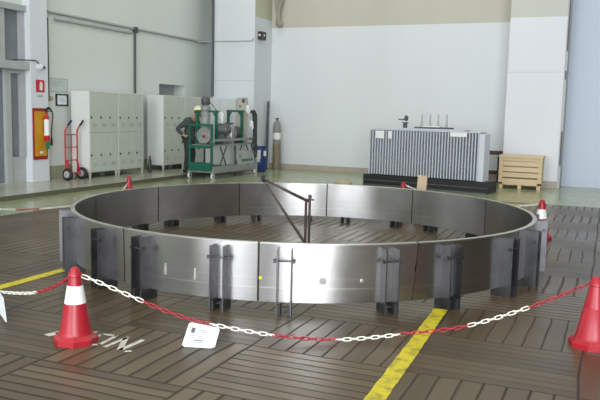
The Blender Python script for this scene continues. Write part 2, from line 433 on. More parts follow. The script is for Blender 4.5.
# big blue-grey sliding door at the right, in its own panels
dr = struct(MB().box((-1.07, 18.9, .0), (6.5, 18.98, 7.2)).build('door_1', 'door_blue'))
MB().box((1.9, 18.885, .02), (1.93, 18.9, 7.1)).build('door_seam', 'pipe_dark', dr)
struct(MB().box((-1.075, 18.16, 0), (-1.02, 18.9, TOP)).build('trim_door_jamb', 'frame_grey'))
jt = MB()
for z0, z1 in ((.55, 1.35), (2.55, 2.75), (3.2, 6.0)): jt.box((-1.05, 18.12, z0), (-1.02, 18.165, z1))
struct(jt.build('trim_door_edge_strip', 'pipe_dark'))
struct(MB().box((-1.02, 18.9, 7.2), (RX, BY, TOP)).build('wall_back_over_door', 'wall_back'))
struct(MB().box((6.5, 18.9, 0), (RX, BY, 7.2)).build('wall_back_right', 'wall_back'))
# ceiling and the wall behind the camera, with its open gate and high windows
struct(MB().box((LX-.4, FY-.3, TOP), (RX+.3, BY+.4, TOP+.2)).build('ceiling', 'ceiling'))
GX0, GX1, GZ = 1.5, 8.0, 5.2
wf = MB()
HX0, HX1, HZ0, HZ1 = -8.5, -2.5, .9, 4.6
wf.box((LX-.4, FY-.3, 0), (HX0, FY, 5.8)); wf.box((HX1, FY-.3, 0), (GX0, FY, 5.8)); wf.box((HX0, FY-.3, 0), (HX1, FY, HZ0)); wf.box((HX0, FY-.3, HZ1), (HX1, FY, 5.8)); wf.box((GX1, FY-.3, 0), (RX, FY, 5.8)); wf.box((GX0, FY-.3, GZ), (GX1, FY, 5.8)); wf.box((LX-.4, FY-.3, 8.2), (RX, FY, TOP))
for x in (LX-.4, -6.5, -1.5, 3.5, 8.6): wf.box((x, FY-.3, 5.8), (x+.5, FY, 8.2))
struct(wf.build('wall_front', 'wall_dark'))
# glazed entrance at the left edge
ent = struct(MB().box((LX-.06, 9.4, .08), (LX-.02, 11.6, 3.62)).build('window_2', 'glass_dark'))
fr = MB()
XF0, XF1 = LX-.12, LX+.06
fr.box((XF0, 9.4, 2.36), (XF1+.12, 11.6, 2.52), bevel=.01)              # transom
fr.box((XF0, 9.4, 3.52), (XF1+.06, 11.6, 3.64))
fr.box((XF0, 10.92, 2.52), (XF1, 11.07, 3.52))
fr.box((XF0, 9.4, 2.52), (XF1, 9.55, 3.52)); fr.box((XF0, 11.48, 2.52), (XF1, 11.6, 3.52))
struct(fr.build('trim_entrance_frame', 'frame_grey'))
sl = MB()
sl.box((XF0, 11.06, .08), (XF1, 11.2, 2.36)); sl.box((XF0, 11.2, .08), (XF1-.03, 11.6, .6)); sl.box((XF0, 11.46, .6), (XF1, 11.6, 2.36))
sl.box((XF0, 11.2, 2.28), (XF1, 11.46, 2.36))
struct(sl.build('trim_sidelight', 'frame_grey'))
d2 = struct(MB().box((XF0-.02, 9.4, .08), (XF0+.05, 11.06, 2.36)).build('door_2', 'door_leaf'))
MB().box((XF0+.05, 10.93, .08), (XF0+.1, 11.06, 2.36)).build('door_stile', 'frame_white', d2)

# ------------------------------------------------------------------ marks on the floor
def strip(name, p0, p1, w, m):
    p0, p1 = Vector((*p0, 0)), Vector((*p1, 0)); d = (p1-p0); n = Vector((-d.y, d.x, 0)).normalized()*w/2
    seg = max(2, int(d.length/.06)); b = MB(); rows = []
    for i in range(seg+1):
        c = p0+d*i/seg; j1, j2 = random.uniform(-.006, .006), random.uniform(-.006, .006)
        rows.append([b.bm.verts.new((c+n*(1+j1*10))+Vector((0, 0, .003))), b.bm.verts.new((c-n*(1+j2*10))+Vector((0, 0, .003)))])
    for a, c in zip(rows, rows[1:]): b.bm.faces.new((a[0], a[1], c[1], c[0]))
    o = b.build(name, m)
    return o
tag(strip('floor_line', (-1.09, 2.6), (-1.215, 6.0), .115, 'yellow'), 'yellow painted line on the wood floor running towards the camera, right of centre', 'floor marking')
tag(strip('floor_line', (-4.94, 3.2), (-4.965, 5.8), .12, 'yellow'), 'yellow painted line on the wood floor at the left edge, behind the banded cone', 'floor marking')
tag(strip('floor_line', (-2.7, 14.2), (-1.2, 14.18), .2, 'yellow_old'), 'faded yellow line on the floor between the steel ring and the pine crate', 'floor marking')
# worn white stencil letters half under the left cone
def unproj(px, py, z=0.):
    d = fwd+r2*((px-300)/F)-u2*((py-200)/F)
    t = (z-CH)/d.z
    return Vector((0, 0, CH))+d*t
lt = thing('floor_lettering', 'worn white painted letters on the wood floor beside the banded cone', 'floor marking', (-3.1, 4.0, 0))
def stroke(b, pts, w):
    for (a, c) in zip(pts, pts[1:]):
        a, c = Vector((*a, 0)), Vector((*c, 0)); d = (c-a).normalized(); n = Vector((-d.y, d.x, 0))*w/2
        q = [a-n-d*w*.3, c-n+d*w*.3, c+n+d*w*.3, a+n-d*w*.3]
        b.bm.faces.new([b.bm.verts.new((v.x+3.1, v.y-4.0, .003)) for v in q])
W2 = lambda l: [tuple(unproj(x, y)[:2]) for x, y in l]
b = MB(); stroke(b, W2([(105.5, 347), (127.5, 337.7)]), .035); stroke(b, W2([(126, 338.3), (119.5, 350.5)]), .04); stroke(b, W2([(119.5, 350.7), (142.5, 340.6)]), .04)
b.build('letter', 'white_old', lt, 'letter N, the most complete of the painted letters')
b = MB(); stroke(b, W2([(93, 340), (101.5, 334.3), (116.5, 336.2), (99.5, 345), (93, 345)]), .032); stroke(b, W2([(92.5, 332.3), (96.5, 332.6)]), .03)
b.build('letter', 'white_old', lt, 'letter O partly covered by the cone')
b = MB(); stroke(b, W2([(49, 335.2), (58, 333.2)]), .07); stroke(b, W2([(57.5, 333), (60, 337)]), .03)
b.build('letter', 'white_old', lt, 'piece of a letter showing left of the cone')
b = MB(); stroke(b, W2([(126, 351.8), (130.5, 351.5)]), .03)
b.build('stop_mark', 'white_old', lt)

# ------------------------------------------------------------------ the steel ring
RC = (-3.215, 7.72); RO, RT, Z0, Z1 = 2.58, .042, .085, .573
ring = thing('steel_ring', 'large segmented brushed steel ring standing on brackets on the wood floor', 'steel ring', (*RC, 0))
SE = [14.7+30*k for k in range(12)]
LEAN = {8: -.012, 10: .035}      # seams that slant, in radians from top to foot
def panel(a0, a1, i):
    b = MB(); n = 14; g = .0034
    l0, l1 = LEAN.get(i, 0), LEAN.get((i+1) % 12, 0)
    rows = []
    for k in range(n+1):
        t = k/n; q = []
        for r, z in ((RO, Z0), (RO, Z1), (RO-RT, Z1), (RO-RT, Z0)):
            u = (Z1-z)/(Z1-Z0)
            A0, A1 = a0+g+l0*u*-.5, a1-g+l1*u*-.5
            a = A0+(A1-A0)*t
            q.append(b.bm.verts.new((r*math.cos(a), r*math.sin(a), z)))
        rows.append(q)
    for p, c in zip(rows, rows[1:]):
        for k in range(4): b.bm.faces.new((p[k], p[(k+1) % 4], c[(k+1) % 4], c[k]))
    b.bm.faces.new(rows[0]); b.bm.faces.new(rows[-1][::-1])
    o = b.build('curved_panel', 'steel', ring, smooth=True)
    # bright machined top edge
    e = MB(); rows = []
    for k in range(n+1):
        a = a0+g+(a1-a0-2*g)*k/n
        rows.append([e.bm.verts.new((r*math.cos(a), r*math.sin(a), z)) for r, z in ((RO+.001, Z1-.006), (RO+.001, Z1+.003), (RO-RT-.001, Z1+.003), (RO-RT-.001, Z1-.006))])
    for p, c in zip(rows, rows[1:]):
        for k in range(4): e.bm.faces.new((p[k], p[(k+1) % 4], c[(k+1) % 4], c[k]))
    e.bm.faces.new(rows[0]); e.bm.faces.new(rows[-1][::-1])
    e.build('rim', 'steel_edge', o)
    return o
panels = [panel(R(SE[i]), R(SE[(i+1) % 12]+(360 if i == 11 else 0)), i) for i in range(12)]
def tang(a, r, t, z): return (r*math.cos(a)-t*math.sin(a), r*math.sin(a)+t*math.cos(a), z)
# dark backing strip in each seam and the brackets on either side
OFF = {(9, -1): -7.0, (9, 1): 4.9, (10, 1): 6.7}
for i, s_ in enumerate(SE):
    a = R(s_)
    b = MB(); b.hexa([tang(a, RO-.034, -.014, Z0+.004), tang(a, RO-.008, -.014, Z0+.004), tang(a, RO-.008, .014, Z0+.004), tang(a, RO-.034, .014, Z0+.004)],
                     [tang(a, RO-.034, -.014, Z1-.004), tang(a, RO-.008, -.014, Z1-.004), tang(a, RO-.008, .014, Z1-.004), tang(a, RO-.034, .014, Z1-.004)])
    b.build('seam_strip', 'seam_dark', ring)
    for sgn in (-1, 1):
        c = a+R(OFF.get((i, sgn), sgn*6.2))
        b = MB()
        def slab(b, t0, t1, r0, r1, z0, z1):
            b.hexa([tang(c, r0, t0, z0), tang(c, r1, t0, z0), tang(c, r1, t1, z0), tang(c, r0, t1, z0)],
                   [tang(c, r0, t0, z1), tang(c, r1, t0, z1), tang(c, r1, t1, z1), tang(c, r0, t1, z1)])
        for t in (-.062, .052): slab(b, t, t+.01, RO-.004, RO+.115, 0, Z1-.03)
        br = b.build('bracket', 'bracket_steel', ring)
        for t in (-.052, .03):
            f = MB(); slab(f, t, t+.022, RO-.09, RO+.1, 0, Z0+.002); f.build('foot', 'foot_steel', br)
        f = MB(); slab(f, -.052, .052, RO+.02, RO+.05, .05, .062); f.build('cross_plate', 'foot_steel', br)
        t_ = MB(); t_.cyl(tang(c, RO+.085, -.09, .445), tang(c, RO+.085, .09, .445), .0075, seg=8)
        for q in (-.09, .066): t_.cyl(tang(c, RO+.085, q, .445), tang(c, RO+.085, q+.022, .445), .017, seg=6)
        t_.build('tie_rod', 'bolt_steel', br)
# small weld tabs and a yellow tag on the near panels
for deg, z in ((-94.2, .28), (-87.6, .27)):
    a = R(deg); b = MB(); b.hexa([tang(a, RO, -.008, z-.05), tang(a, RO+.012, -.008, z-.05), tang(a, RO+.012, .008, z-.05), tang(a, RO, .008, z-.05)],
                                 [tang(a, RO, -.008, z+.05), tang(a, RO+.004, -.008, z+.05), tang(a, RO+.004, .008, z+.05), tang(a, RO, .008, z+.05)])
    b.build('weld_tab', 'steel_edge', panels[8])
a = R(-74.9); b = MB(); b.hexa([tang(a, RO, -.012, .27), tang(a, RO+.005, -.012, .27), tang(a, RO+.005, .012, .27), tang(a, RO, .012, .27)],
                               [tang(a, RO, -.012, .295), tang(a, RO+.005, -.012, .295), tang(a, RO+.005, .012, .295), tang(a, RO, .012, .295)])
b.build('tag', 'yellow', ring, 'small yellow tag on a seam')
a = R(-63.6); MB().lathe([(.0, 0), (.03, .0005), (.028, .0012), (.0, .0015)], seg=14, mtx=Matrix.Translation(tang(a, RO, 0, .27)) @ Vector((math.cos(a), math.sin(a), 0)).to_track_quat('Z', 'Y').to_matrix().to_4x4()).build('scuff_mark', 'scuff', panels[9])
a = R(-56.4); MB().lathe([(.0, 0), (.015, .0005), (.012, .0012), (.0, .0015)], seg=14, mtx=Matrix.Translation(tang(a, RO-.0005, 0, .27)) @ Vector((math.cos(a), math.sin(a), 0)).to_track_quat('Z', 'Y').to_matrix().to_4x4()).build('bright_spot', 'steel_edge', panels[9])  # small flat bright disc on the near panel

# gauge: post in the middle of the ring carrying a braced arm out to the rim
GC = (-3.15, 7.75); ga = math.atan2(9.96-GC[1], -4.83-GC[0])
gt = thing('swing_gauge', 'rusty brown post with braced arm at the centre of the steel ring', 'gauge', (*GC, 0))
u = Vector((math.cos(ga), math.sin(ga), 0))
MB().cyl((0, 0, 0), (0, 0, .02), .16).build('base_plate', 'rust', gt, smooth=True)
b = MB(); b.cyl((.0, 0, .02), (0, 0, .67), .015, seg=12); b.cyl((0, 0, .65), (0, 0, .685), .022, seg=8); b.cyl((-.05, 0, .63), (.05, 0, .63), .01, seg=8); b.build('post', 'rust', gt, smooth=True)
MB().bar((-.042, -.01, .04), (-.042, -.01, .63), .024, .024).build('sleeve', 'rust', gt)
ae = u*(Vector((9.96-GC[1], -4.83-GC[0])).length)
MB().bar(u*.02+Vector((-.02, 0, .61)), ae+Vector((0, 0, .612)), .026, .032).build('arm', 'rust', gt)
MB().bar(u*.06+Vector((0, 0, .07)), ae*.985+Vector((0, 0, .59)), .024, .03).build('brace', 'rust', gt)
b = MB(); b.bar(ae+Vector((0, 0, .58)), ae+Vector((0, 0, .66)), .04, .04); b.cyl(ae+Vector((0, 0, .65)), ae+Vector((0, 0, .69)), .016, seg=8); b.build('probe', 'rust', gt)

# ------------------------------------------------------------------ cones
def cone(loc, label, band=True, rz=0., h=.5, wide=1., name='traffic_cone'):
    t = thing(name, label, 'cone', (*loc, 0), rz, None)
    k = h/.5
    k, kb = k, k*wide
    oct_ = [(.145*kb*math.cos(R(22.5+45*i)), .145*kb*math.sin(R(22.5+45*i))) for i in range(8)]
    b = MB(); b.prism(oct_, .0, .035*k)
    top = [(.118*kb*math.cos(R(22.5+45*i)), .118*kb*math.sin(R(22.5+45*i))) for i in range(8)]
    n = 8
    va = [b.bm.verts.new((x, y, .035*k)) for x, y in oct_]; vb = [b.bm.verts.new((x, y, .06*k)) for x, y in top]
    for i in range(n): b.bm.faces.new((va[i], va[(i+1) % n], vb[(i+1) % n], vb[i]))
    b.bm.faces.new(vb)
    b.build('base', 'cone_red', t)
    body = [(.114, .055), (.108, .065), (.102, .085), (.07, .27)]
    if band:
        MB().lathe([(r*k, z*k) for r, z in body], seg=28).build('body', 'cone_red', t, smooth=True)
        MB().lathe([(.0712*k, .268*k), (.0512*k, .385*k)], seg=28).build('reflective_band', 'cone_band', t, 'white band', smooth=True)
        MB().lathe([(r*k, z*k) for r, z in ((.05, .384), (.0405, .44), (.046, .446), (.043, .462), (.034, .475), (.028, .495), (.018, .505))], seg=28).build('top', 'cone_red', t, smooth=True)
    else:
        MB().lathe([(r*kb, z*k) for r, z in body[:3]+[(.0678, .282), (.066, .284), (.0408, .44), (.046, .446), (.043, .462), (.034, .475), (.028, .495), (.018, .505)]], seg=28).build('body', 'cone_red', t, smooth=True)
    return t
C1, C2, C3, C4, C5 = (-3.335, 3.93), (-.014, 5.53), (-.78, 10.3), (-3.1, 11.75), (-7.62, 10.4)
cone(C1, 'red cone with a wide white band in the left foreground on the wood floor', True, .2, .525)
cone(C2, 'plain red cone without a band at the right edge of the picture', False, .25, .505, 1.14)
cone(C3, 'red and white cone just behind the right side of the steel ring', True, .3, .53)
cone(C4, 'red cone whose tip peeks over the far rim in front of the black transformer tray', False, 0, .52)
cone(C5, 'red cone whose top shows above the far left rim, in front of the lockers', False, 0, .46)

# ------------------------------------------------------------------ chains
def smooth_path(pts, n=12):
    P = [Vector(p) for p in pts]; P = [2*P[0]-P[1]]+P+[2*P[-1]-P[-2]]; out = []
    for i in range(1, len(P)-2):
        for k in range(n):
            t = k/n
            out.append(.5*((2*P[i])+(P[i+1]-P[i-1])*t+(2*P[i-1]-5*P[i]+4*P[i+1]-P[i+2])*t*t+(3*P[i]-P[i-1]-3*P[i+1]+P[i+2])*t**3))
    out.append(P[-2]); return out
def resample(path, step):
    out = [path[0].copy()]; acc = 0
    for a, b in zip(path, path[1:]):
        d = (b-a).length
        while acc+d >= step:
            t = (step-acc)/d; a = a+(b-a)*t; out.append(a.copy()); d = (b-a).length; acc = 0
        acc += d
    return out
def link_mesh(name, m, L=.062, Wd=.026, r=.0042):
    b = MB(); pts = []
    for k in range(16):
        a = 2*PI*k/16
        x = math.cos(a)*Wd/2+(L/2-Wd/2)*(1 if math.cos(a) > 0 else -1) if abs(math.cos(a)) > 1e-6 else 0
        pts.append((x, math.sin(a)*Wd/2*.9, 0))
    b.tube(pts, r, 6, closed=True)
    bmesh.ops.recalc_face_normals(b.bm, faces=b.bm.faces[:])
    me = bpy.data.meshes.new(name); b.bm.to_mesh(me); b.bm.free(); me.materials.append(M[m])
    for p in me.polygons: p.use_smooth = True
    return me
LM = {'r': link_mesh('red_link', 'chain_red'), 'w': link_mesh('white_link', 'chain_white')}
def chain(label, pts, colours, step=.05):
    """colours: list of (fraction of the length, 'r'/'w')"""
    t = thing('barrier_chain', label, 'chain', (pts[0][0], pts[0][1], 0))
    path = resample(smooth_path(pts), step); n = len(path)-1; o0 = Vector((pts[0][0], pts[0][1], 0))
    for i in range(n):
        a, b = path[i], path[i+1]; f = (i+.5)/n
        c = next(k for lim, k in colours if f <= lim)
        o = bpy.data.objects.new('link', LM[c]); COL.objects.link(o); o.parent = t
        d = (b-a).normalized()
        side = d.cross(Vector((0, 0, 1))).normalized()
        up = side.cross(d)
        ang = R(35) if i % 2 else R(125)
        y = side*math.cos(ang)+up*math.sin(ang); z = d.cross(y)
        m = Matrix((d, y, z)).transposed().to_4x4(); m.translation = (a+b)/2-o0
        o.matrix_local = m
    return t
A, B = Vector((*C1, 0)), Vector((*C2, 0)); D = (B-A); Ln = D.length; D.normalize()
prof = [(.05, .468), (.15, .43), (.42, .313), (.6, .235), (.87, .15), (1.33, .065), (1.72, .03), (2.0, .04), (2.3, .075), (2.74, .135), (3.2, .279), (Ln-.05, .46)]
tot = Ln
chain('red and white plastic chain sagging between the two foreground cones', [A+D*s+Vector((0, 0, z)) for s, z in prof],
      [(.118, 'w'), (.257, 'r'), (.376, 'w'), (.497, 'r'), (.62, 'w'), (.755, 'r'), (.878, 'w'), (1.1, 'r')])
E1 = Vector((-6.1, 5.05, 0)); Dl = (E1-A); Ll = Dl.length; Dl.normalize()
chain('red and white chain running from the banded cone out of the left edge', [A+Dl*s+Vector((0, 0, z)) for s, z in ((.05, .46), (.3, .34), (.6, .235), (.9, .17), (1.2, .12), (1.6, .06), (2.2, .012), (Ll, .012))],
      [(.2, 'r'), (.5, 'w'), (.7, 'r'), (1.1, 'w')])
P5 = Vector((*C5, 0)); E2 = Vector((-8.55, 6.6, 0)); D5 = E2-P5; L5 = D5.length; D5.normalize()
chain('red and white chain from the far left cone behind the ring to the left edge', [P5+D5*s+Vector((0, 0, z)) for s, z in ((.04, .34), (.2, .2), (.5, .1), (1.1, .055), (1.8, .06), (2.4, .11), (3.0, .22), (L5, .42))],
      [(.35, 'w'), (.45, 'w'), (.56, 'r'), (1.1, 'w')])
P3, P4 = Vector((*C3, 0)), Vector((*C4, 0)); D3 = P4-P3; L3 = D3.length; D3.normalize()
chain('mostly hidden pale chain between the cones behind the right side of the ring', [P3+D3*s+Vector((0, 0, z)) for s, z in ((.05, .47), (.4, .4), (.9, .32), (1.5, .3), (2.1, .36), (L3-.06, .48))],
      [(.35, 'w'), (.6, 'r'), (1.1, 'w')])
# laminated cards hung on the chain
def sign_card(label, tl, tr, br, bl):
    tl, tr, br, bl = map(Vector, (tl, tr, br, bl))
    o = (bl+br)/2; o = Vector((o.x, o.y, 0))
    t = thing('notice_card', label, 'sign', o)
    ex, ey = (tr-tl), (bl-tl)
    nrm = ex.cross(ey).normalized()
    if nrm.y > 0: nrm = -nrm
    P = lambda u, v, d=0: tl+ex*u*(1-v)+ey*v*(1-u)+(br-tl)*u*v+nrm*d-o if False else (tl*(1-u)*(1-v)+tr*u*(1-v)+br*u*v+bl*(1-u)*v)+nrm*d-o
    b = MB(); c = .07; poly = [(c, 0), (1-c, 0), (1, c), (1, 1-c), (1-c*1.6, 1), (c, 1), (0, 1-c), (0, c)]
    fa = [b.bm.verts.new(P(x, y, .0015)) for x, y in poly]; ba = [b.bm.verts.new(P(x, y, -.0015)) for x, y in poly]
    b.bm.faces.new(fa); b.bm.faces.new(ba[::-1])
    for i in range(8): b.bm.faces.new((fa[i], fa[(i+1) % 8], ba[(i+1) % 8], ba[i]))
    b.build('sheet', 'paper', t)
    def q(name, m, rects):
        b = MB()
        for u0, v0, u1, v1 in rects: b.bm.faces.new([b.bm.verts.new(P(u, v, .003)) for u, v in ((u0, v0), (u0, v1), (u1, v1), (u1, v0))])
        return b.build(name, m, t)
    q('emblem', 'ink_dark', [(.14, .2, .26, .42)])
    q('printed_text', 'ink', [(.34, .24, .62, .28), (.34, .32, .72, .355), (.14, .52, .8, .55), (.2, .6, .74, .625)])
    q('printed_heading', 'ink_dark', [(.3, .69, .62, .73), (.22, .78, .68, .805)])
    q('green_footer', 'ink_green', [(.12, .87, .84, .91)])
    return t
sign_card('white laminated notice with grey print hanging from the front chain to the floor', unproj(189.5, 322, .13), unproj(220, 328.3, .1), unproj(214.5, 348.5, .006), unproj(181.5, 346.5, .006))
qa = A+Dl*1.02
p0 = A+Dl*1.3+Vector((0, 0, .115)); p1 = A+Dl*1.105+Vector((0, 0, .145))
sign_card('white notice on the left chain, cut off by the left edge', p0, unproj(3.5, 298, .14), unproj(7, 324, .03), p0+Vector((.05, -.09, -.1)))

# ------------------------------------------------------------------ lockers
def locker():
    """unit 1.0 wide (local y), .5 deep (local -x), front at local x = 0"""
    t = thing('locker_unit', 'locker', 'locker')
    W, H, Dp = 1.0, 1.92, .5
    b = MB(); b.box((-Dp, .002, .13), (-.018, W-.002, H), bevel=.004); b.build('body', 'locker_side_lit', t)
    for y in (.036, W-.036):
        for x in (-.03, -Dp+.04):
            MB().hexa([(x-.012, y-.015, 0), (x+.012, y-.015, 0), (x+.012, y+.015, 0), (x-.012, y+.015, 0)],
                      [(x-.02, y-.035, .135), (x+.02, y-.035, .135), (x+.02, y+.035, .135), (x-.02, y+.035, .135)]).build('leg', 'locker', t)
    for row, (z0, z1) in enumerate(((.14, 1.005), (1.015, H-.012))):
        for k in range(3):
            y0 = .015+k*(W-.03)/3; y1 = y0+(W-.03)/3
            d = MB().box((-.02, y0+.0015, z0), (0, y1-.0015, z1), bevel=.002).build('door', 'locker', t)
            zz = z0+.37 if row == 0 else z0+.33
            h = MB(); h.box((0, y0+.03, zz-.025), (.01, y0+.05, zz+.025)); h.box((.006, y0+.03, zz-.01), (.018, y0+.065, zz+.008)); h.build('handle', 'handle_dark', d)
            v = MB()
            for j in range(3): v.box((-.001, y0+.1, z0+.13+j*.03), (.004, y1-.09, z0+.138+j*.03))
            v.build('vent', 'cart_grey', d)
    return t
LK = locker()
spots = [((-10.47, 12.87), 'grey-green six-door locker unit nearest the red hand truck'),
         ((-10.47, 13.89), 'grey-green six-door locker unit second from the red hand truck'),
         ((-10.47, 15.74), 'grey-green six-door locker unit behind the person in the hard hat, beyond the gap'),
         ((-10.47, 16.76), 'grey-green locker unit farthest along the left wall, behind the green trolley')]
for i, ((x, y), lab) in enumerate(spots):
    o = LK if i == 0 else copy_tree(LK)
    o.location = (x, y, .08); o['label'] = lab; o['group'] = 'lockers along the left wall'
cb = thing('metal_cabinet', 'pale grey metal cabinet in front of the pilaster behind the green trolley', 'cabinet', (-10.46, 17.76, 0.08))
MB().box((.03, 0, .06), (.98, .48, 1.9), bevel=.01).build('body', 'cabinet', cb)
MB().box((.05, .02, 0), (.98, .48, .06)).build('plinth', 'machine_dark', cb)
d = MB().box((.05, -.015, .1), (.51, 0, 1.87), bevel=.004).build('door', 'cabinet', cb)
MB().box((.45, -.03, .95), (.47, -.015, 1.1)).build('handle', 'handle_dark', d)
d = MB().box((.52, -.015, .1), (.98, 0, 1.87), bevel=.004).build('door', 'cabinet', cb)
MB().box((.56, -.03, .95), (.58, -.015, 1.1)).build('handle', 'handle_dark', d)

# ------------------------------------------------------------------ on the left wall
XP = -10.9
t = thing('extinguisher_board', 'red and amber board behind the fire extinguisher on the white pilaster', 'board', (XP, 11.82, .54))
MB().box((0, -.2, 0), (.02, .21, 1.06)).build('board', 'board_red', t, 'red border')
MB().box((.02, -.165, .07), (.026, .175, 1.0)).build('panel', 'board_yellow', t, 'amber centre')
MB().box((.026, -.03, .12), (.028, .07, .17)).build('sticker', 'label_white', t)
e = thing('fire_extinguisher', 'red fire extinguisher with white label hung on the amber board', 'fire extinguisher', (XP+.1, 11.92, .9))
MB().lathe([(.045, 0), (.056, .02), (.056, .47), (.045, .53), (.025, .57), (.022, .6)], seg=24).build('cylinder', 'ext_red', e, smooth=True)
MB().lathe([(.0572, .14), (.0572, .47)], seg=24).build('label', 'label_white', e, 'white label', smooth=True)
b = MB(); b.cyl((0, 0, .6), (0, 0, .65), .025, seg=10); b.bar((-.01, -.08, .66), (.02, .09, .7), .02, .03); b.bar((0, -.02, .65), (.03, .14, .64), .015, .02); b.build('valve', 'handle_dark', e)
b = MB(); b.tube(smooth_path([(0, -.03, .63), (.03, .02, .72), (.05, .12, .6), (.05, .1, .4), (.04, .09, .2), (.03, .1, .08)], 8), .014, 8); b.cyl((.03, .1, .08), (.03, .1, -.07), .022, .03, seg=10); b.build('hose', 'rubber', e, smooth=True)
MB().box((.05, -.1, -.14), (.06, .02, .02), bevel=.003).build('tag', 'tag_green', e, 'green hanging tag')
b = MB(); b.box((-.072, -.02, .2), (-.05, .02, .5)); b.build('bracket', 'handle_dark', e)
t = thing('extinguisher_sign', 'small red square sign with white symbol above the fire extinguisher', 'sign', (XP, 11.855, 1.93))
MB().box((0, -.12, 0), (.008, .12, .25)).build('plate', 'sign_red', t)
b = MB(); b.box((.008, -.02, .04), (.011, .06, .19)); b.box((.008, .0, .19), (.011, .04, .215)); b.build('symbol', 'label_white', t)
tag(MB().box((XP, 11.77, 1.83), (XP+.006, 11.93, 1.87)).build('caption_strip', 'frame_grey'), 'thin grey strip on the pilaster under the red sign', 'sign')
t = thing('security_camera', 'small white dome camera on the white pilaster above the red sign', 'camera', (XP, 11.82, 2.41))
MB().cyl((0, 0, .03), (.03, 0, .03), .06, seg=16).build('mount', 'frame_white', t)
MB().blob((.07, -.01, .03), (.06, .065, .065), 3).build('housing', 'frame_white', t, smooth=True)
MB().cyl((.09, .02, .025), (.135, .035, .02), .036, .03, seg=16).build('lens', 'black_plastic', t, 'dark lens')
tag(MB().tube(smooth_path([(LX+.12, 11.2, 2.55), (LX+.2, 11.6, 2.56), (XP+.02, 11.74, 2.56), (XP+.03, 11.8, 2.5)], 6), .012, 6).build('camera_cable', 'pipe_dark', smooth=True), 'dark cable looping over the entrance transom to the white dome camera', 'cable')
t = thing('wall_notice', 'clear notice panel on the left wall above the black framed picture', 'notice', (LX, 12.6, 1.97))
MB().box((0, -.3, 0), (.006, .3, .27)).build('panel', 'notice', t)
b = MB(); b.box((0, -.305, -.008), (.01, .305, 0)); b.box((0, -.305, .27), (.01, .305, .278)); b.box((0, .3, 0), (.01, .308, .27)); b.build('edge', 'cart_grey', t)
b = MB()
for y0, z0, w in ((-.22, .18, .2), (-.22, .13, .3), (.02, .2, .12), (.1, .1, .1)): b.box((.006, y0, z0), (.008, y0+w, z0+.02))
b.build('printed_text', 'conduit', t)
t = thing('picture_frame', 'small black framed certificate on the left wall beside the lockers', 'picture', (LX, 12.72, 1.66))
b = MB(); b.box((0, -.19, 0), (.025, -.155, .26)); b.box((0, .155, 0), (.025, .19, .26)); b.box((0, -.19, 0), (.025, .19, .03)); b.box((0, -.19, .23), (.025, .19, .26)); b.build('frame', 'frame_black', t)
MB().box((0, -.155, .03), (.01, .155, .23)).build('certificate', 'paper', t)
b = MB()
for z in (.08, .11, .14, .17): b.box((.01, -.09, z), (.012, .09, z+.01))
b.build('printed_text', 'ink', t)
tag(MB().box((LX, 12.36, 1.77), (LX+.02, 12.44, 1.86)).build('call_point', 'tan'), 'small reddish box on the wall left of the framed certificate', 'box')
b = MB(); b.tube([(LX+.035, 12.3, 3.63), (LX+.035, 15.3, 3.62), (LX+.035, 18.9, 3.61)], .03, 8); b.tube([(LX+.035, 12.5, 3.5), (LX+.035, 15.2, 3.5)], .03, 8)
tag(b.build('conduit', 'conduit', smooth=True), 'pale conduit run high along the left wall', 'conduit')
tag(MB().tube(smooth_path([(LX+.08, 18.27, 3.58), (-10.6, 18.27, 3.585), (-10.3, 18.27, 3.585), (-9.4, 18.27, 3.58), (-9.26, 18.27, 3.6), (-9.24, 18.27, 3.66)], 6), .016, 6).build('conduit', 'conduit', smooth=True), 'thin conduit crossing the white left pilaster to the black box', 'conduit')
tag(MB().tube([(LX+.03, 12.28, 3.5), (LX+.03, 12.28, 1.75)], .025, 8).build('cable_duct', 'pipe_dark', smooth=True), 'dark vertical duct beside the notice panel near the extinguisher', 'conduit')
b = MB(); b.tube([(LX+.03, 15.37, 3.6), (LX+.03, 15.37, 2.0)], .028, 8); b.box((LX, 15.31, 3.52), (LX+.08, 15.43, 3.66))
tag(b.build('cable_duct', 'pipe_dark', smooth=True), 'dark vertical duct coming down the left wall above the lockers', 'conduit')
tag(MB().tube([(-10.5, 18.26, 9.0), (-10.5, 18.26, 2.05)], .035, 8).build('cable_duct', 'pipe_dark', smooth=True), 'long dark vertical duct at the left corner of the white pilaster behind the trolley', 'conduit')
tag(MB().tube([(LX+.015, 13.05, 2.0), (LX+.015, 13.05, .36)], .012, 6).build('cable_duct', 'conduit', smooth=True), 'thin pale cable on the wall between hand truck and lockers', 'conduit')
t = thing('wall_speaker', 'small black box with pale centre on the side of the white left pilaster', 'speaker', (-9.2, 18.62, 3.64))
MB().box((0, -.14, 0), (.13, .14, .22), bevel=.01).build('housing', 'black_plastic', t)
MB().cyl((.06, -.141, .12), (.06, -.15, .12), .03, seg=14).build('lens', 'label_white', t, 'pale round centre')
MB().cyl((.13, 0, .12), (.138, 0, .12), .03, seg=14).build('lens', 'label_white', t, 'pale round centre')
b = MB()
for k in range(3):
    b.tube(smooth_path([(-9.02+k*.07+random.uniform(-.02, .02)+.06*math.sin(k*2+j*1.3), BY-.07-.03*k, 4.14+j*.35) for j in range(14)], 4), .06, 7)
b.blob((-8.93, BY-.08, 4.15), (.12, .07, .09), 2, .1)
tag(b.build('hanging_rope', 'rope', smooth=True), 'dusty grey rope bundle hanging high in the corner beside the left pilaster', 'rope')

# ------------------------------------------------------------------ hand truck
t = thing('hand_truck', 'red two-wheeled hand truck standing by the left wall beside the lockers', 'hand truck', (-10.68, 12.52, .08))
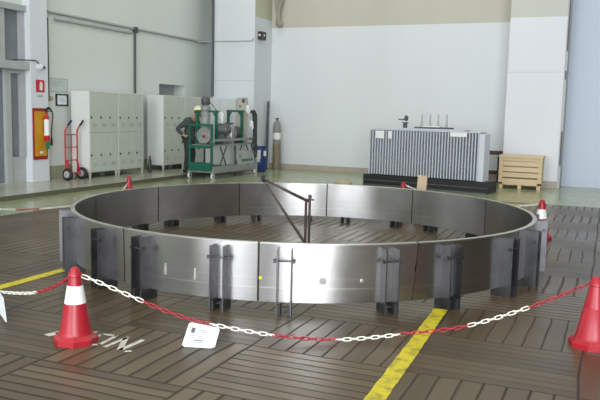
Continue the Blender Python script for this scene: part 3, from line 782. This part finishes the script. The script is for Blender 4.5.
# back plane faces the room (+x); width along y
for y in (-.19, .19):
    MB().tube(smooth_path([(.0, y, .1), (0, y, .6), (0, y, 1.0), (.02, y, 1.08), (.08, y+.01, 1.18), (.12, y+.02, 1.23)], 6), .016, 8).build('side_rail', 'truck_red', t, smooth=True)
    MB().tube([(.075, y+.01, 1.17), (.15, y+.03, 1.28)], .022, 8).build('grip', 'rubber', t, smooth=True)
for z in (.42, .7, .97): MB().bar((0, -.19, z), (0, .19, z), .03, .02).build('crossbar', 'truck_red', t)
MB().tube([(.0, .01, .1), (0, .01, .97)], .012, 8).build('centre_bar', 'truck_red', t, smooth=True)
b = MB()
for y in (-.15, .17): b.bar((0, y, .42), (.1, y, .13), .02, .03)
b.cyl((.1, -.3, .13), (.1, .3, .13), .012, seg=8); b.build('axle_frame', 'truck_red', t)
MB().box((-.2, -.1, .0), (.02, .12, .012)).build('toe_plate', 'truck_red', t)
for y in (-.24, .22):
    w = MB().lathe([(.06, -.03), (.105, -.035), (.13, -.02), (.13, .02), (.105, .035), (.06, .03)], seg=24, mtx=Matrix.Translation((.1, y, .13)) @ Matrix.Rotation(PI/2, 4, 'X')).build('wheel', 'rubber', t, smooth=True)
    MB().lathe([(.02, -.045), (.075, -.037), (.075, .037), (.02, .045)], seg=16, mtx=Matrix.Translation((.1, y, .13)) @ Matrix.Rotation(PI/2, 4, 'X')).build('hub', 'hub_grey', w, 'grey hub', smooth=True)
b = MB(); b.lathe([(.035, 0), (.04, .02), (.04, .3), (.02, .36), (.018, .42)], c=(0, 0, 0), seg=14)
o = b.build('dark_flask', 'handle_dark', smooth=True); o.location = (-10.36, 14.98, .08); tag(o, 'slim dark flask standing on the platform at the end of the second locker', 'bottle')

# ------------------------------------------------------------------ green test trolley
CX, CY = -8.99, 15.1
ct = thing('service_trolley', 'green and grey wheeled test trolley loaded with equipment before the left pilaster', 'trolley', (CX, CY, 0))
Wd, Lg = .32, 2.35
for x, y in ((-Wd, .0), (Wd, 0), (-Wd, Lg-.1), (Wd+.02, Lg-.1)):
    c = MB(); c.box((x-.03, y-.02, .1), (x+.03, y+.06, .16)); c.build('caster_fork', 'hub_grey', ct)
    w = MB().cyl((x-.02, y+.02, .065), (x+.02, y+.02, .065), .065, seg=18).build('wheel', 'label_white', ct, 'pale wheel', smooth=True)
    MB().cyl((x-.024, y+.02, .065), (x+.024, y+.02, .065), .03, seg=12).build('hub', 'machine_dark', w)
MB().box((-Wd-.02, -.03, .16), (Wd+.02, Lg, .22)).build('lower_deck', 'cart_grey', ct)
MB().box((Wd+.0, .0, .14), (Wd+.04, Lg, .3)).build('side_rail', 'cart_grey', ct)
MB().box((-Wd, -.045, .19), (Wd, -.03, .4)).build('end_panel', 'cart_green', ct)
MB().box((-Wd-.01, -.05, .74), (Wd+.01, .02, .81)).build('end_beam', 'cart_green', ct)
MB().box((-Wd+.02, -.05, 1.26), (Wd, .02, 1.32)).build('end_beam', 'cart_green', ct)
for x, y, h in ((-Wd+.02, 0, 1.32), (Wd-.02, 0, 1.32), (Wd-.02, 1.0, .94), (Wd-.02, Lg-.06, .94), (-Wd+.02, Lg-.06, .94)):
    MB().box((x-.025, y-.025, .2), (x+.025, y+.025, h)).build('post', 'cart_green' if y < .5 else 'cart_grey', ct)
MB().box((Wd-.04, -.02, .9), (Wd+.02, Lg, .96)).build('deck_rail', 'cart_grey', ct)
MB().box((-Wd, .05, .78), (Wd, Lg, .82)).build('upper_deck', 'cart_grey', ct)
# left-hand gantry and right-hand gantry
for y, xs, h in ((.45, (-.38, .16), 1.62), (1.75, (-.22, .18), 1.64)):
    g = MB()
    for x in xs: g.bar((x, y, .82), (x, y, h), .05, .06)
    g.bar((xs[0]-.04, y, h), (xs[1]+.06, y, h), .06, .05)
    for x in xs: g.bar((x, y, h-.16), (x+(.1 if x == xs[0] else -.1), y, h), .03, .03)
    g.build('gantry', 'cart_green', ct)
for x0, y0, z0, x1, y1, z1 in ((.3, .35, .24, .3, .75, .8), (.3, .75, .24, .3, .4, .8), (.3, 1.2, .24, .3, 1.55, .8), (.3, 1.75, .8, .3, 2.2, .3)):
    MB().bar((x0, y0, z0), (x1, y1, z1), .025, .025).build('diagonal_brace', 'machine_dark', ct)
tb = MB().box((.31, 1.28, .3), (.325, 2.2, .64)).build('name_panel', 'panel_grey', ct, 'pale panel with green lettering')
b = MB()
for k in range(6):
    y0 = 1.36+k*.13
    if k != 0: b.box((.325, y0, .35), (.328, y0+.1, .42))
b.bar((.326, 1.4, .44), (.326, 1.34, .56), .004, .02); b.bar((.326, 1.4, .44), (.326, 1.48, .56), .004, .02)
b.build('green_lettering', 'cart_green', tb)
# equipment riding on the trolley
e = thing('oil_pump', 'tall grey pump column standing on the left end of the green trolley', 'pump', (CX-.14, CY+.45, .82))
MB().lathe([(.1, 0), (.115, .05), (.115, .75), (.1, .8), (.12, .82), (.12, .9), (.07, .95)], seg=20).build('column', 'cart_grey', e, smooth=True)
b = MB(); b.lathe([(.09, .95), (.11, .98), (.11, 1.1), (.06, 1.16)], seg=16); b.bar((.1, 0, 1.05), (.28, .05, .82), .02, .02); b.build('head', 'machine_dark', e, smooth=True)
e = thing('hose_reel', 'pale round reel with a red centre on the end of the green trolley', 'reel', (CX+.02, CY+.1, .82))
m_ = Matrix.Rotation(PI/2, 4, 'X')
MB().lathe([(.05, -.05), (.19, -.045), (.19, .045), (.05, .05)], seg=28, mtx=Matrix.Translation((0, .03, .215)) @ m_).build('disc', 'cart_grey', e, smooth=True)
MB().lathe([(.02, -.07), (.04, -.065), (.04, .06), (.02, .07)], seg=16, mtx=Matrix.Translation((.02, .025, .2)) @ m_).build('hub', 'board_red', e, 'red hub', smooth=True)
MB().box((-.12, -.05, 0), (.12, .1, .04)).build('stand', 'machine_dark', e)
e = thing('dark_motor', 'dark motor block beside the grey pump column on the green trolley', 'motor', (CX+.2, CY+.6, .82))
b = MB(); b.cyl((-.12, 0, .36), (.16, .1, .36), .15, seg=20); b.cyl((.16, .1, .36), (.22, .12, .36), .08, seg=14); b.build('body', 'machine_dark', e, smooth=True)
MB().box((-.12, -.08, 0), (.12, .12, .25)).build('base', 'machine_dark', e)
e = thing('filter_canister', 'pair of silver filter canisters in the middle of the green trolley', 'filter', (CX+.14, CY+1.05, .82))
for y in (0, .2):
    MB().lathe([(.06, 0), (.07, .02), (.07, .42), (.05, .46), (.03, .5)], c=(0, y, 0), seg=18).build('canister', 'silver', e, smooth=True)
MB().box((-.05, -.05, .5), (.05, .26, .53)).build('header', 'machine_dark', e)
e = thing('winding_drum', 'dark grey drum lying between the posts of the right green gantry', 'drum', (CX+.02, CY+1.55, .82))
b = MB(); b.cyl((-.02, -.12, .26), (-.02, .26, .26), .17, seg=24); b.build('drum', 'machine_dark', e, smooth=True)
MB().cyl((-.02, -.14, .26), (-.02, -.12, .26), .21, seg=24).build('flange', 'cart_grey', e, smooth=True)
MB().box((-.15, -.1, 0), (.12, .22, .1)).build('cradle', 'machine_dark', e)
e = thing('control_panel', 'beige upright control panel rising above the right green gantry', 'panel', (CX+.04, CY+1.95, .82))
MB().box((-.1, 0, 0), (.15, .1, 1.18), bevel=.008).build('case', 'beige', e)
b = MB(); b.blob((.08, -.01, 1.1), (.05, .03, .06), 2); b.blob((-.02, -.01, .95), (.025, .015, .035), 2); b.blob((.0, -.01, .8), (.02, .015, .03), 2); b.build('dial', 'machine_dark', e, smooth=True)
b = MB()
for k in range(6):
    x0 = .33+k*.022
    b.tube(smooth_path([(x0-.05, 0, 1.60+.015*k), (x0, -.02, 1.66-.03*(k % 3)), (x0+.015, .01, 1.5), (x0+.035, .02-.01*k, 1.15), (x0+.03+.02*math.sin(k*2), 0, .85-.07*k), (x0-.03, .02, .72-.05*k)], 6), .02, 8)
o = b.build('hose_bundle', 'hose', smooth=True); o.location = (CX-.0, CY+2.05, 0); tag(o, 'bundle of black hoses hanging at the right end of the green trolley', 'hose')
for i, (dx, dy, z, lab, s) in enumerate(((.27, 1.9, 1.70, 'white rag draped over the top of the black hose bundle', 1), (.37, 1.93, 1.31, 'white rag hanging lower on the black hose bundle', 1), (.2, .62, 1.49, 'white rag hung on the right end of the left green gantry', 1.2))):
    b = MB(); b.blob((0, 0, 0), (.055*s, .05, .1*s), 3, .14); b.blob((.02, 0, -.06), (.04*s, .04, .08*s), 3, .14)
    o = b.build('cloth_rag', 'rag', smooth=True); o.location = (CX+dx, CY+dy, z); tag(o, lab, 'rag')

# ------------------------------------------------------------------ person
pr = thing('person', 'person in dark jacket and cream hard hat, hand on hip, leaning towards the green trolley', 'person', (-9.70, 15.72, .08), 0)
pr.scale = (.94, .94, .95)
def skin_mesh(name, verts, edges, radii, m, parent, root=0, sub=2, label=None):
    me = bpy.data.meshes.new(name); me.from_pydata(verts, edges, []); me.materials.append(M[m])
    o = bpy.data.objects.new(name, me); COL.objects.link(o); o.parent = parent
    sk = o.modifiers.new('skin', 'SKIN'); sk.use_smooth_shade = True
    for i, r in enumerate(radii):
        v = me.skin_vertices[0].data[i]; v.radius = r if isinstance(r, tuple) else (r, r); v.use_root = (i == root)
    ss = o.modifiers.new('sub', 'SUBSURF'); ss.levels = sub; ss.render_levels = sub
    if label: o['label'] = label
    return o
J = [(0, 0, .93), (.02, 0, 1.1), (.07, 0, 1.28), (.12, 0, 1.4), (.175, 0, 1.46), (.235, 0, 1.53), (.275, 0, 1.60),     # pelvis..head
     (0, -.1, .86), (.03, -.11, .48), (-.02, -.12, .09), (.1, -.125, .05),                                              # right leg
     (0, .1, .86), (.05, .11, .48), (.0, .12, .09), (.12, .125, .05),                                                    # left leg
     (.1, -.19, 1.37), (-.2, -.3, 1.14), (-.03, -.2, .98), (.03, -.17, .95),                                            # right arm, hand on hip
     (.11, .19, 1.37), (.17, .27, 1.13), (.24, .2, .95), (.26, .17, .9)]                                              # left arm reaching
Ed = [(0, 1), (1, 2), (2, 3), (3, 4), (4, 5), (5, 6), (0, 7), (7, 8), (8, 9), (9, 10), (0, 11), (11, 12), (12, 13), (13, 14), (3, 15), (15, 16), (16, 17), (17, 18), (3, 19), (19, 20), (20, 21), (21, 22)]
Rd = [.12, .11, .13, .12, .055, .085, .085, .085, .058, .042, .04, .085, .058, .042, .04, .06, .045, .033, .03, .06, .045, .033, .03]
# fingers: five short chains per hand
for hand, base, d0 in ((18, Vector(J[18]), Vector((.06, .03, -.03))), (22, Vector(J[22]), Vector((.03, -.03, -.06)))):
    for k in range(5):
        off = Vector((0, 0, (k-2)*.018)); L = (.75, 1, 1.1, 1, .8)[k]
        a = base+off+d0*.3; c = a+d0*.55*L; e_ = c+(d0*.35+Vector((0, .02 if hand == 18 else -.02, -.012)))*L
        n = len(J); J += [tuple(a), tuple(c), tuple(e_)]; Ed += [(hand, n), (n, n+1), (n+1, n+2)]; Rd += [.011, .0095, .008]
skin_mesh('body', J, Ed, Rd, 'skin', pr)
q = [0, 1, 2, 3, 15, 16, 17, 19, 20, 21]
JJ = [J[i] for i in q]; mp_ = {v: i for i, v in enumerate(q)}
JJ[6] = tuple(Vector(J[16]).lerp(Vector(J[17]), .9)); JJ[9] = tuple(Vector(J[20]).lerp(Vector(J[21]), .9))
JE = [(mp_[a], mp_[b]) for a, b in Ed if a in mp_ and b in mp_]
JJ.append((.0, 0, .84)); JE.append((0, len(JJ)-1)); JJ.append((.15, 0, 1.44)); JE.append((3, len(JJ)-1))
jk = skin_mesh('jacket', JJ, JE, [(.15, .17), .15, .165, .15, .085, .07, .05, .085, .07, .05, .16, .075], 'jacket', pr, label='dark grey-green work jacket')
q = [0, 7, 8, 9, 11, 12, 13]; mp_ = {v: i for i, v in enumerate(q)}
skin_mesh('trousers', [J[i] for i in q], [(mp_[a], mp_[b]) for a, b in Ed if a in mp_ and b in mp_], [.135, .108, .085, .07, .108, .085, .07], 'sleeve', pr, label='dark trousers')
for y, x in ((-.125, .05), (.125, .07)):
    b = MB(); b.blob((x, y, .045), (.16, .062, .085), 3); b.box((x-.13, y-.05, 0), (x+.14, y+.05, .03), bevel=.02); b.build('boot', 'rubber', pr, smooth=True)
hd = Vector((.28, 0, 1.585))
MB().blob(hd+Vector((.02, 0, -.01)), (.095, .08, .11), 3).build('face', 'skin', pr, smooth=True)
b = MB(); b.blob(hd+Vector((-.02, 0, .02)), (.095, .088, .1), 3); b.build('hair', 'hair', pr, smooth=True)
b = MB(); b.blob(hd+Vector((.12, 0, -.03)), (.022, .014, .022), 2); b.build('nose', 'skin', pr, smooth=True)
for y in (-.032, .032): MB().blob(hd+Vector((.105, y, .005)), (.01, .012, .008), 2).build('eye', 'eye', pr, smooth=True)
b = MB(); b.blob(hd+Vector((.105, 0, -.065)), (.01, .025, .007), 2); b.build('mouth', 'board_red', pr, smooth=True)
for y in (-.082, .082): MB().blob(hd+Vector((0, y, -.01)), (.022, .01, .032), 2).build('ear', 'skin', pr, smooth=True)
tilt = Matrix.Translation(hd+Vector((-.005, 0, .04))) @ Matrix.Rotation(R(28), 4, 'Y')
hat = MB().lathe([(.13, 0), (.128, .015), (.118, .06), (.095, .1), (.05, .125), (.0, .13)], seg=28, mtx=tilt).build('hard_hat', 'hat', pr, 'cream hard hat', smooth=True)
b = MB(); b.lathe([(.13, -.004), (.15, 0), (.15, .008), (.13, .012)], seg=28, mtx=tilt @ Matrix.Translation((.03, 0, 0))); b.build('brim', 'hat', hat, smooth=True)

# ------------------------------------------------------------------ barrel and gas cylinders
t = thing('plastic_barrel', 'open blue plastic barrel with white labels beside the green trolley', 'barrel', (-8.83, 18.0, 0))
MB().lathe([(.15, 0), (.165, .02), (.185, .25), (.19, .5), (.185, .66), (.195, .67), (.195, .7), (.175, .7), (.17, .6)], seg=28).build('body', 'barrel', t, smooth=True)
a0 = math.atan2(-18, 8.79)
def curved(name, a, w, z0, z1, r, m, parent):
    b = MB(); rows = [[b.bm.verts.new((r*math.cos(a+w*(k/6-.5)), r*math.sin(a+w*(k/6-.5)), z)) for z in (z0, z1)] for k in range(7)]
    for p, c in zip(rows, rows[1:]): b.bm.faces.new((p[0], c[0], c[1], p[1]))
    return b.build(name, m, parent)
curved('label', a0-.35, .8, .36, .6, .196, 'label_white', t); curved('label', a0+.75, .5, .44, .58, .196, 'label_white', t); curved('label', a0-.3, .5, .28, .36, .194, 'label_white', t)
def gas(loc, label, h, r, m):
    t = thing('gas_cylinder', label, 'gas cylinder', loc)
    MB().lathe([(r*.9, 0), (r, .02), (r, h*.82), (r*.8, h*.9), (r*.35, h*.94), (r*.35, h*.95)], seg=22).build('body', m, t, smooth=True)
    b = MB(); b.cyl((0, 0, h*.95), (0, 0, h), .03, seg=10); b.bar((-.05, 0, h*.985), (.05, 0, h*.985), .02, .02); b.build('valve', 'handle_dark', t)
    return t
gas((-8.85, 19.12, 0), 'olive grey gas cylinder standing at the white wall right of the blue barrel', 1.48, .115, 'cyl_grey')
MB_l = [o for o in COL.objects if o.name.startswith('gas_cylinder')][-1]
MB().lathe([(.117, .86), (.117, 1.05)], seg=22).build('label', 'label_white', MB_l, smooth=True)
MB().lathe([(.1165, .02), (.1165, .72)], seg=22).build('lower_sleeve', 'cyl_olive', MB_l, smooth=True)
t = thing('steel_bar', 'tall dark steel bar leaning at the pilaster beside the gas cylinder', 'bar', (-9.1, 18.95, 0))
MB().bar((0, 0, 0), (-.02, .12, 1.92), .06, .06).build('shaft', 'machine_dark', t)
MB().bar((-.03, .115, 1.87), (.0, .12, 1.95), .05, .05).build('tip', 'bolt_steel', t)

# ------------------------------------------------------------------ transformer
TR = thing('oil_transformer', 'grey finned oil transformer with four bushings against the white back wall', 'transformer', (-5.25, 16.2, 0), R(-9.8))
def P3_(b, *a): return b
FW0, FW1, FZ0, FZ1 = .13, 2.72, .26, 1.30
nf = 38
b = MB(); b.box((FW0, .16, FZ0), (FW1, .44, FZ1))
b.build('tank', 'fin_gap_shade', TR)
b = MB(); stp = (FW1-FW0)/nf
for i in range(nf+1):
    x = FW0+i*stp; b.box((x-.013, .03, FZ0+.01), (x+.013, .17, FZ1-.015))
b.build('radiator', 'fin_front', TR)
b = MB()
for i in range(6):
    y = .07+i*.065; b.box((FW1-.01, y-.014, FZ0), (FW1+.13, y+.014, FZ1-.02))
b.build('side_radiator', 'fin_light', TR)
b = MB(); b.box((FW0-.01, .06, FZ1-.01), (FW1+.03, .48, FZ1+.015)); b.box((FW0+.62, .12, FZ1+.01), (FW1-.35, .44, FZ1+.05), bevel=.01); b.build('lid', 'fin_front', TR)
b = MB(); b.box((FW0+1.0, .24, FZ1+.05), (FW0+1.85, .5, FZ1+.085), bevel=.01); b.build('bushing_plate', 'machine_dark', TR)
MB().box((FW0+1.2, .22, FZ1+.085), (FW0+1.62, .4, FZ1+.11), bevel=.008).build('cover_plate', 'label_white', TR)
for i in range(4):
    x = FW0+1.15+i*.195
    MB().lathe([(.03, .09), (.034, .13), (.024, .14), (.03, .17), (.022, .18), (.028, .21), (.02, .22), (.02, .36), (.012, .37)], c=(x, .33, FZ1), seg=14).build('bushing', 'insulator', TR, smooth=True)
b = MB(); x = FW0+.75; b.cyl((x, .3, FZ1+.04), (x, .3, FZ1+.17), .05, seg=14); b.cyl((x, .3, FZ1+.16), (x, .3, FZ1+.18), .08, seg=14); b.blob((x+.02, .3, FZ1+.27), (.05, .05, .07), 2); b.bar((x, .3, FZ1+.24), (x-.16, .28, FZ1+.24), .03, .03)
b.build('breather_valve', 'machine_dark', TR, smooth=True)
for x0, x1, z0, z1 in ((.15, .36, -.2, -.03), (.46, .55, -.2, -.03), (1.95, 2.33, -.1, -.01)):
    MB().box((FW0+x0, .025, FZ1+z0), (FW0+x1, .04, FZ1+z1)).build('label_plate', 'label_white', TR, 'white plate')
ty = thing('spill_tray', 'black oil tray and beams under the finned transformer', 'tray', (-5.25, 16.2, 0), R(-9.8))
b = MB(); b.box((0, 0, .0), (2.95, .7, .25)); b.build('tray', 'tray', ty)
b = MB(); b.box((-.02, -.035, .12), (2.97, 0, .135)); b.box((.0, -.015, .0), (2.95, 0, .03)); b.build('edge_bead', 'machine_dark', ty)
t = thing('steel_trestle', 'dark brown open trestle standing between the transformer and the pine crate', 'trestle', (-2.9, 18.9, 0))
for x in (-.12, .38): MB().box((x-.05, -.03, 0), (x+.05, .05, .8)).build('upright', 'brown_frame', t)
for z in (.2, .7): MB().box((-.6, -.06, z), (.48, -.01, z+.1)).build('crossbeam', 'brown_frame', t)
# pine crate
t = thing('pine_crate', 'low pine slatted crate against the right white pilaster', 'crate', (-2.33, 17.42, 0))
CW, CD, CHt = .96, .6, .77
for x in (.02, CW/2-.04, CW-.1): MB().box((x, 0, 0), (x+.08, CD, .09)).build('skid', 'pine', t)
MB().box((0, 0, .09), (CW, CD, .12)).build('floor_board', 'pine', t)
for x in (0, CW-.09): MB().box((x, -.02, .1), (x+.09, .005, CHt-.04)).build('cleat', 'pine', t)
zz = [.125, .265, .395, .525, .645]
for z in zz: MB().box((.01, .005, z), (CW-.01, .025, z+.112), bevel=.004).build('front_slat', 'pine', t)
for z in zz: MB().box((.01, CD-.025, z), (CW-.01, CD-.005, z+.112)).build('rear_slat', 'pine', t)
for x in (.01, CW-.03):
    for z in zz: MB().box((x, .025, z), (x+.02, CD-.03, z+.112)).build('side_slat', 'pine', t)
MB().box((-.02, -.03, CHt-.04), (CW+.02, CD+.01, CHt)).build('lid', 'pine', t)
b = MB()
for z in (.09,): b.box((0, -.02, z), (CW, .0, z+.05))
b.build('bottom_rail', 'pine', t)
# tan board and pale sack behind the ring
t = thing('tan_board', 'small tan board standing upright just behind the far rim of the ring', 'board', (-2.62, 10.98, 0), R(-8))
MB().box((-.075, 0, 0), (.075, .02, .72), rot=Matrix.Rotation(R(3), 4, 'Y')).build('face_board', 'tan', t)
MB().box((-.03, .02, 0), (.03, .2, .05)).build('foot', 'tan', t)
b = MB(); b.blob((0, 0, .06), (.2, .16, .09), 3, .05); b.blob((-.14, .05, .05), (.1, .12, .06), 3, .05); b.box((-.2, -.16, 0), (.2, .16, .04), bevel=.02)
o = b.build('cloth_sack', 'sack', smooth=True); o.location = (-5.5, 15.55, 0); tag(o, 'low pale sack on the green floor left of the black transformer tray', 'sack')

# ------------------------------------------------------------------ light
w = bpy.data.worlds.new('world'); scene.world = w; w.use_nodes = True
bg = w.node_tree.nodes['Background']; bg.inputs[0].default_value = (.78, .88, 1.0, 1); bg.inputs[1].default_value = 1.0
def area(name, loc, rot, sx, sy, e, col):
    l = bpy.data.lights.new(name, 'AREA'); l.shape = 'RECTANGLE'; l.size = sx; l.size_y = sy; l.energy = e; l.color = col
    o = bpy.data.objects.new(name, l); COL.objects.link(o); o.location = loc; o.rotation_euler = rot; return o
# daylight entering by the open gate and the high windows behind the camera
area('gate_daylight', ((GX0+GX1)/2, FY-.05, GZ/2), (R(90), 0, R(0)), GX1-GX0, GZ, 1350, (.93, .965, 1.0))
area('window_daylight', (-.5, FY-.05, 7.0), (R(90), 0, R(0)), 18, 2.4, 1150, (.93, .965, 1.0))
area('side_opening_fill', ((HX0+HX1)/2, FY-.05, (HZ0+HZ1)/2), (R(90), 0, 0), HX1-HX0, HZ1-HZ0, 520, (.93, .965, 1.0))  # unseen side opening, added to brighten the ring's far inner wall
# unseen area lights added under the ceiling for soft top light
for y in (-2, 5, 12, 17):
    for x in (-8, -2.5, 3):
        area('ceiling_fill_light', (x, y, TOP-.3), (0, 0, 0), 2.4, .5, 55, (1.0, .98, .92))
scene.view_settings.view_transform = 'Standard'
scene.view_settings.look = 'None'
scene.view_settings.exposure = .5
scene.view_settings.gamma = 1
scene.view_settings.use_curve_mapping = False
